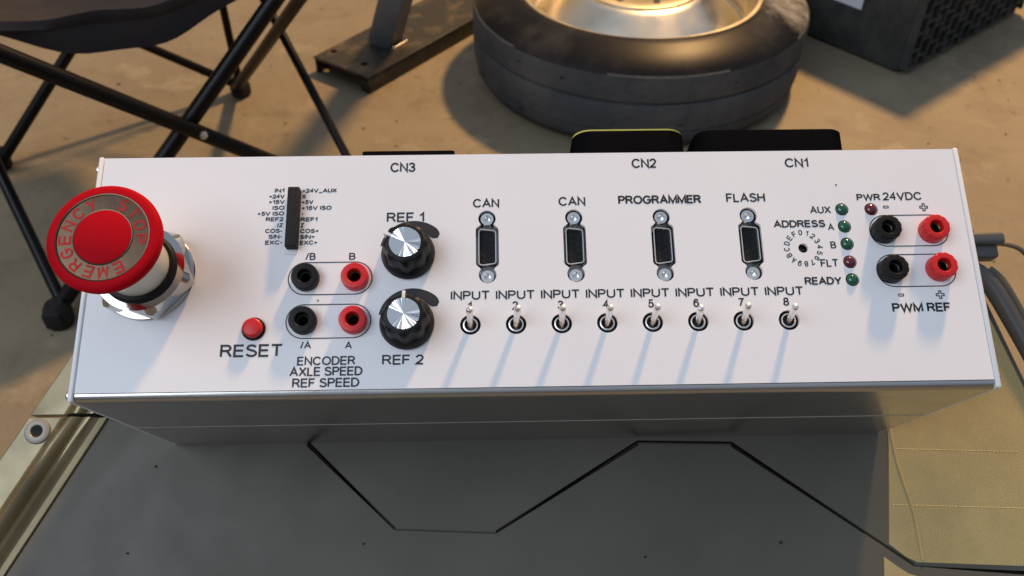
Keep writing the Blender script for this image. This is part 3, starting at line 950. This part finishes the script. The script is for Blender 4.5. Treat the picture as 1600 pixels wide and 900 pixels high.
rear_conn(195.9, 243.6, -4, -34, 113.8, 7.5, True)['label'] = 'black rear connector with a yellow seal round its rim'
rear_conn(248.0, 311.4, -4, -34, 113.6, 6.0, False)['label'] = 'wide plain black rear connector'
rear_conn(104.5, 144.9, -20, -32, 113.4, .6, False)['label'] = 'low flat black rear connector'
sc0 = None
for x, y, s in ((-.2, 98.6, -1), (-.2, 3.6, -1), (356.2, 99.0, 1), (356.2, 6.0, 1)):
    bm = bmesh.new(); lathe(bm, [(1.0, -1), (1.0, 1.5), (2.1, 1.6), (2.2, 2.1), (1.8, 2.9), (.9, 3.3), (0, 3.35)], 24)
    bmesh.ops.rotate(bm, cent=(0, 0, 0), matrix=Matrix.Rotation(s * pi / 2, 3, 'Y'), verts=bm.verts)
    pt('side_screw', bm, M_nickel, (x, y, -6), smooth=40)

# ================================================================== racing tyre on its rim, lying flat
TX, TY = .192, 1.305
ty = empty('racing_wheel', Matrix.Translation((TX, TY, 0)))
tag(ty, 'worn slick tyre on a shiny machined rim lying flat on the concrete', 'wheel')
TP = [(.176, .128), (.182, .1375), (.188, .1418), (.194, .1420), (.203, .1392), (.215, .1355), (.228, .1305), (.238, .1255), (.2445, .1212), (.2480, .1178), (.2500, .1160), (.2510, .108), (.2515, .088), (.2510, .0800), (.2478, .0790), (.2476, .0763), (.2508, .0755), (.2518, .0735),
      (.2515, .050), (.2505, .0348), (.2480, .0338), (.2479, .0312), (.2497, .0305), (.2480, .020), (.243, .011), (.233, .004), (.216, .0), (.200, .001), (.186, .005), (.176, .014)]
bm = bmesh.new(); lathe(bm, TP, 160, radial=lambda a, i: 1 + .0012 * sin(5 * a + i * .3))
o = build('tyre', bm, M_tread, ty, smooth=40)
o.data.materials.append(M_side)
for p in o.data.polygons:
    c = p.center
    if math.hypot(c.x, c.y) < .2489 and c.z > .1: p.material_index = 1
# scuffs / pick-up lumps on the tread are real little ridges
bm = bmesh.new()
for k in range(60):
    a = random.uniform(pi * 1.02, pi * 1.98); z = random.choice([random.uniform(.02, .07), random.uniform(.04, .06), random.uniform(.085, .108)])
    v = bmesh.ops.create_icosphere(bm, subdivisions=1, radius=.0035)['verts']
    sx, sz = random.uniform(.8, 3.2), random.uniform(.5, 1.5)
    for q in v:
        q.co = Matrix.Rotation(a, 3, 'Z') @ Vector((.2505 + q.co.x * .18, q.co.y * sx, z + q.co.z * sz))
t_ = build('rubber_scuffs', bm, M_side, o, smooth=60); t_['kind'] = 'stuff'
bm = bmesh.new()
lathe(bm, [(.175, .108), (.1785, .128), (.1815, .1325), (.1800, .1355), (.1750, .1358), (.1712, .1320), (.1680, .118), (.1665, .100), (.1650, .085)], 128)
rim = build('rim', bm, M_lipm, ty, smooth=40)
bm = bmesh.new()
lathe(bm, [(.1665, .088), (.164, .084), (.160, .083), (.157, .086), (.098, .1310), (.092, .1350), (.084, .136)], 128)
build('rim_barrel', bm, M_rim, rim, smooth=40)
bm = bmesh.new()
lathe(bm, [(.090, .1350), (.0885, .1390), (.084, .1402), (.056, .139), (.050, .135), (.030, .132), (.028, .120), (0, .120)], 96)
build('hub', bm, M_lipm, rim, smooth=40)
b0 = None
for k in range(8):
    bm = bmesh.new(); lathe(bm, [(.0055, 0), (.0055, .005), (.0048, .0062), (0, .0062)], 6)
    x = build('wheel_bolt', bm, M_steel, rim, (.069 * cos(k * pi / 4 + .25), .069 * sin(k * pi / 4 + .25), .1378), smooth=20) if b0 is None else cp(b0, loc=(.069 * cos(k * pi / 4 + .25), .069 * sin(k * pi / 4 + .25), .1394))
    b0 = b0 or x

# ================================================================== plastic crate
CU = Vector((-.634, .773, 0)); CV = Vector((.80, .60, 0)); CU.normalize(); CV = Vector((-CU.y * -1, CU.x * -1, 0))
CV = Vector((.773, .634, 0))
CO = Vector((.6066, 1.2839, 0))
cm = Matrix(((CV.x, CU.x, 0, CO.x), (CV.y, CU.y, 0, CO.y), (0, 0, 1, 0), (0, 0, 0, 1)))   # x along right face, y along left face
cr = empty('storage_crate', cm); tag(cr, 'black plastic crate with honeycomb side wall and white paper label beside the wheel', 'crate')
CW, CD, CHh = .36, .36, .265
tap = .04


def tapered(bm, lo, hi, bev=0.):
    vs = box(bm, lo, hi, bev)
    return vs


bm = bmesh.new()
box(bm, (0.004, -.0, .012), (CW, .010, CHh), .0015)                       # right wall (honeycomb carrier, recessed)
box(bm, (0, .0, .004), (.012, CD, CHh), .002)
box(bm, (CW - .012, .011, .004), (CW, CD, CHh), .002)
box(bm, (.013, CD - .012, .004), (CW - .013, CD, CHh), .002)
box(bm, (.013, .011, .003), (CW - .013, CD - .013, .012), .002)
b_ = build('body', bm, M_crate, cr, smooth=30)
# left face is x=0 plane (along y); right face is y=0 plane (along x)
bm = bmesh.new()
nx, nz = 14, 9
px = CW / nx; pz = (CHh - .012) / nz
for i in range(nx + 1):
    x = i * px
    box(bm, (x - .0017 if i else .0, -.014, .010), (x + .0017 if i else .0034, -.0002, CHh), .0007, 1)
for j in range(nz + 1):
    z = .012 + j * pz
    for i in range(nx):
        dz = pz * .5 if i % 2 else 0
        if z + dz > CHh: continue
        box(bm, (i * px + .0019, -.0135, z + dz - .0015), ((i + 1) * px - .0019, -.0003, z + dz + .0015), .0006, 1)
    if j < nz:
        for i in range(nx):     # some cells are webbed over
            if (i * 7 + j * 5) % 4 == 0:
                dz = pz * .5 if i % 2 else 0
                box(bm, (i * px + .002, -.0095, z + dz + .0016), ((i + 1) * px - .002, -.0004, min(CHh, z + dz + pz * .5)), .0006, 1)
build('honeycomb_wall', bm, M_crate, cr, smooth=30)
bm = bmesh.new(); box(bm, (-.006, -.016, CHh - .02), (CW + .004, CD + .004, CHh - .012), .002)
for v in bm.verts: pass
build('rim_band', bm, M_crate, cr, smooth=30)
bm = bmesh.new(); box(bm, (-.0012, .0865, .0765), (-.0003, .20, .150), 0)
build('paper_label', bm, M_paper, cr, smooth=0)

# ================================================================== steel stand foot
PZ = .028
A, B, Cc, D = Vector((-.3102, 1.2893)), Vector((-.2143, 1.2234)), Vector((-.0691, 1.4048)), Vector((-.165, 1.4707))
ex = (B - A).normalized(); ey_ = (Cc - B).normalized()
sm = Matrix(((ex.x, ey_.x, 0, A.x), (ex.y, ey_.y, 0, A.y), (0, 0, 1, 0), (0, 0, 0, 1)))
st = empty('steel_stand', sm); tag(st, 'dirty black steel channel foot with a tilted grey post left of the wheel', 'stand')
WX = (B - A).length; LY = .36
inv = sm.inverted()
hl = [inv @ Vector((*p, 0)) for p in ((-.2808, 1.3065), (-.2253, 1.2661))]
# channel: top plate with bolt holes and two flanges
o = plate_with_holes('base_plate', [(0, 0), (WX, 0), (WX, LY), (0, LY)], [circ(h.x, h.y, .0052, 20) for h in hl], PZ - .005, PZ, M_plate, st, bev=.0008)
bm = bmesh.new(); box(bm, (.0, .001, .0005), (.0045, LY, PZ - .0055), .0008); build('flange', bm, M_plate, st)
bm = bmesh.new(); box(bm, (WX - .0045, .001, .0005), (WX, LY, PZ - .0055), .0008); build('flange', bm, M_plate, st)
bm = bmesh.new(); box(bm, (WX - .018, .0005, .0006), (WX - .0047, .004, PZ - .008), .0008); build('gusset', bm, M_plate, st)
# tilted post
p0 = inv @ Vector((-.2005, 1.341, PZ))
pd = (sm.to_3x3().inverted() @ (Vector((.042, -.015, .12)))).normalized()
u = ex; 
bm = bmesh.new(); hw = .020
box(bm, (-hw, -hw, -.004), (hw, hw, .55), .002, 2)
q = Vector((0, 0, 1)).rotation_difference(pd)
bmesh.ops.rotate(bm, cent=(0, 0, 0), matrix=q.to_matrix() @ Matrix.Rotation(radians(10), 3, 'Z'), verts=bm.verts)
build('post', bm, M_post, st, p0, smooth=30)
bm = bmesh.new()
tube(bm, [p0 + Vector((.030, -.018, .001)), p0 + Vector((.030, .02, .001))], .0022, 8)
build('weld_bead', bm, M_steel, st, smooth=60)

# ================================================================== folding camp chair
F = dict(A=Vector((-.4121, 1.2193, 0)), B=Vector((-.6938, 1.0212, 0)), C=Vector((-.497, .7156, 0)), D=Vector((-.1954, .9417, 0)))
Tp = dict(D=Vector((-.189, .943, .335)), C=Vector((-.491, .720, .335)), A=Vector((-.405, 1.21, .320)), B=Vector((-.708, 1.009, .322)))
chc = Vector((-.45, .975, 0))
chm = Matrix.Translation(chc)
ch = empty('camp_chair', chm); tag(ch, 'black folding camp chair with crossed tubes and sagging dark fabric seat', 'chair')


def leg(a, b, r=.0085, off=Vector((0, 0, 0)), name='leg'):
    bm = bmesh.new(); tube(bm, [a - chc + off, b - chc + off], r, 16)
    return build(name, bm, M_tube, ch, smooth=60)


lift = Vector((0, 0, .012))
off = .0085
def nrm(a, b):
    d = (F[b] - F[a]); return Vector((d.y, -d.x, 0)).normalized()
TOPS = {'CD': (-.1895, .9461, .3472), 'DC': (-.4911, .72, .3472), 'AD': (-.1942, .9401, .311), 'DA': (-.4109, 1.2177, .311),
        'AB': (-.7106, 1.0095, .3223), 'BA': (-.4288, 1.2075, .3223), 'CB': (-.708, 1.01, .322), 'BC': (-.490, .722, .335)}
for k, r, sd in (('CD', .0092, -1), ('DC', .0085, 1), ('AD', .0078, 1), ('DA', .0056, -1), ('AB', .0064, 1), ('BA', .0076, -1), ('CB', .0064, -1), ('BC', .0064, 1)):
    a, b = k; k1, k2 = sorted((a, b))
    n = nrm(k1, k2) * (.0085 * sd)
    leg(F[a] + lift, Vector(TOPS[k]), r, n)
for a in 'AB':
    leg(F[a] + lift, Vector((Tp[a].x, Tp[a].y, .62)), .0056, name='back_post')
for a in 'ABCD':
    bm = bmesh.new()
    lathe(bm, [(0, 0), (.013, 0), (.015, .004), (.015, .016), (.013, .024), (.009, .030), (0, .030)], 20)
    box(bm, (-.010, -.016, .004), (.010, .016, .026), .003)
    build('foot', bm, M_mattp, ch, F[a] - chc, smooth=40)
# rivet where the front pair crosses
mid = (F['D'] + lift) * .517 + Vector(TOPS['DC']) * .483 - chc
nn = nrm('C', 'D')
bm = bmesh.new(); lathe(bm, [(0, .0025), (.0035, .002), (.0045, 0), (.003, -.03), (0, -.03)], 18)
q = Vector((0, 0, 1)).rotation_difference(Vector((nn.x, nn.y, .35)).normalized())
bmesh.ops.rotate(bm, cent=(0, 0, 0), matrix=q.to_matrix(), verts=bm.verts)
ch_r = build('rivet', bm, M_nickel, ch, mid + nn * .0182 + Vector((0, 0, .002)), smooth=40)
# seat sling: four corners at the hubs, sagging
bm = bmesh.new(); ns = 28; g = {}
c00, c10, c11, c01 = Tp['C'], Tp['D'], Tp['A'], Tp['B']
for i in range(ns + 1):
    for j in range(ns + 1):
        s, t = i / ns, j / ns
        p = c00 * (1 - s) * (1 - t) + c10 * s * (1 - t) + c11 * s * t + c01 * (1 - s) * t
        sagc = (4 * s * (1 - s)) ; sage = 4 * t * (1 - t)
        p = p.copy(); p.z -= .020 * sagc * (.95 if t < .5 else .8) + .055 * sage * sagc + .012 * sage
        inw = (chc - p); inw.z = 0
        p += inw * (.10 * (1 - sagc * .3) * (sage < 1e-9) + 0)
        # hanging front flap folds and wrinkles
        p.z += .003 * sin(9 * s + 4 * t) * sagc + .002 * sin(23 * s - 11 * t)
        g[i, j] = bm.verts.new(p - chc)
for i in range(ns):
    for j in range(ns):
        bm.faces.new((g[i, j], g[i + 1, j], g[i + 1, j + 1], g[i, j + 1]))
# front hem flap
prev = None
for i in range(ns + 1):
    s = i / ns
    b0_ = g[i, 0].co.copy(); hang = .052 * (sin(pi * s) ** .6) * (.75 + .25 * sin(5 * s + .6))
    v = bm.verts.new(b0_ + Vector((.006, .012, -hang)))
    if prev: bm.faces.new((g[i - 1, 0], prev, v, g[i, 0]))
    prev = v
bmesh.ops.recalc_face_normals(bm, faces=bm.faces)
bmesh.ops.solidify(bm, geom=bm.faces[:], thickness=.002)
build('seat', bm, M_fabric, ch, smooth=70)
# back rest
bm = bmesh.new(); rows = []
for k in range(9):
    z = .36 + .03 * k
    a = Vector((Tp['A'].x, Tp['A'].y, z)); b = Vector((Tp['B'].x, Tp['B'].y, z)); row = []
    for j in range(11):
        s = j / 10; p = a * (1 - s) + b * s; p += Vector((-.58, .81, 0)) * .03 * sin(pi * s); row.append(bm.verts.new(p - chc))
    rows.append(row)
for R1, R2 in zip(rows, rows[1:]):
    for j in range(10): bm.faces.new((R1[j], R1[j + 1], R2[j + 1], R2[j]))
bmesh.ops.solidify(bm, geom=bm.faces[:], thickness=.002)
build('backrest', bm, M_fabric, ch, smooth=70)
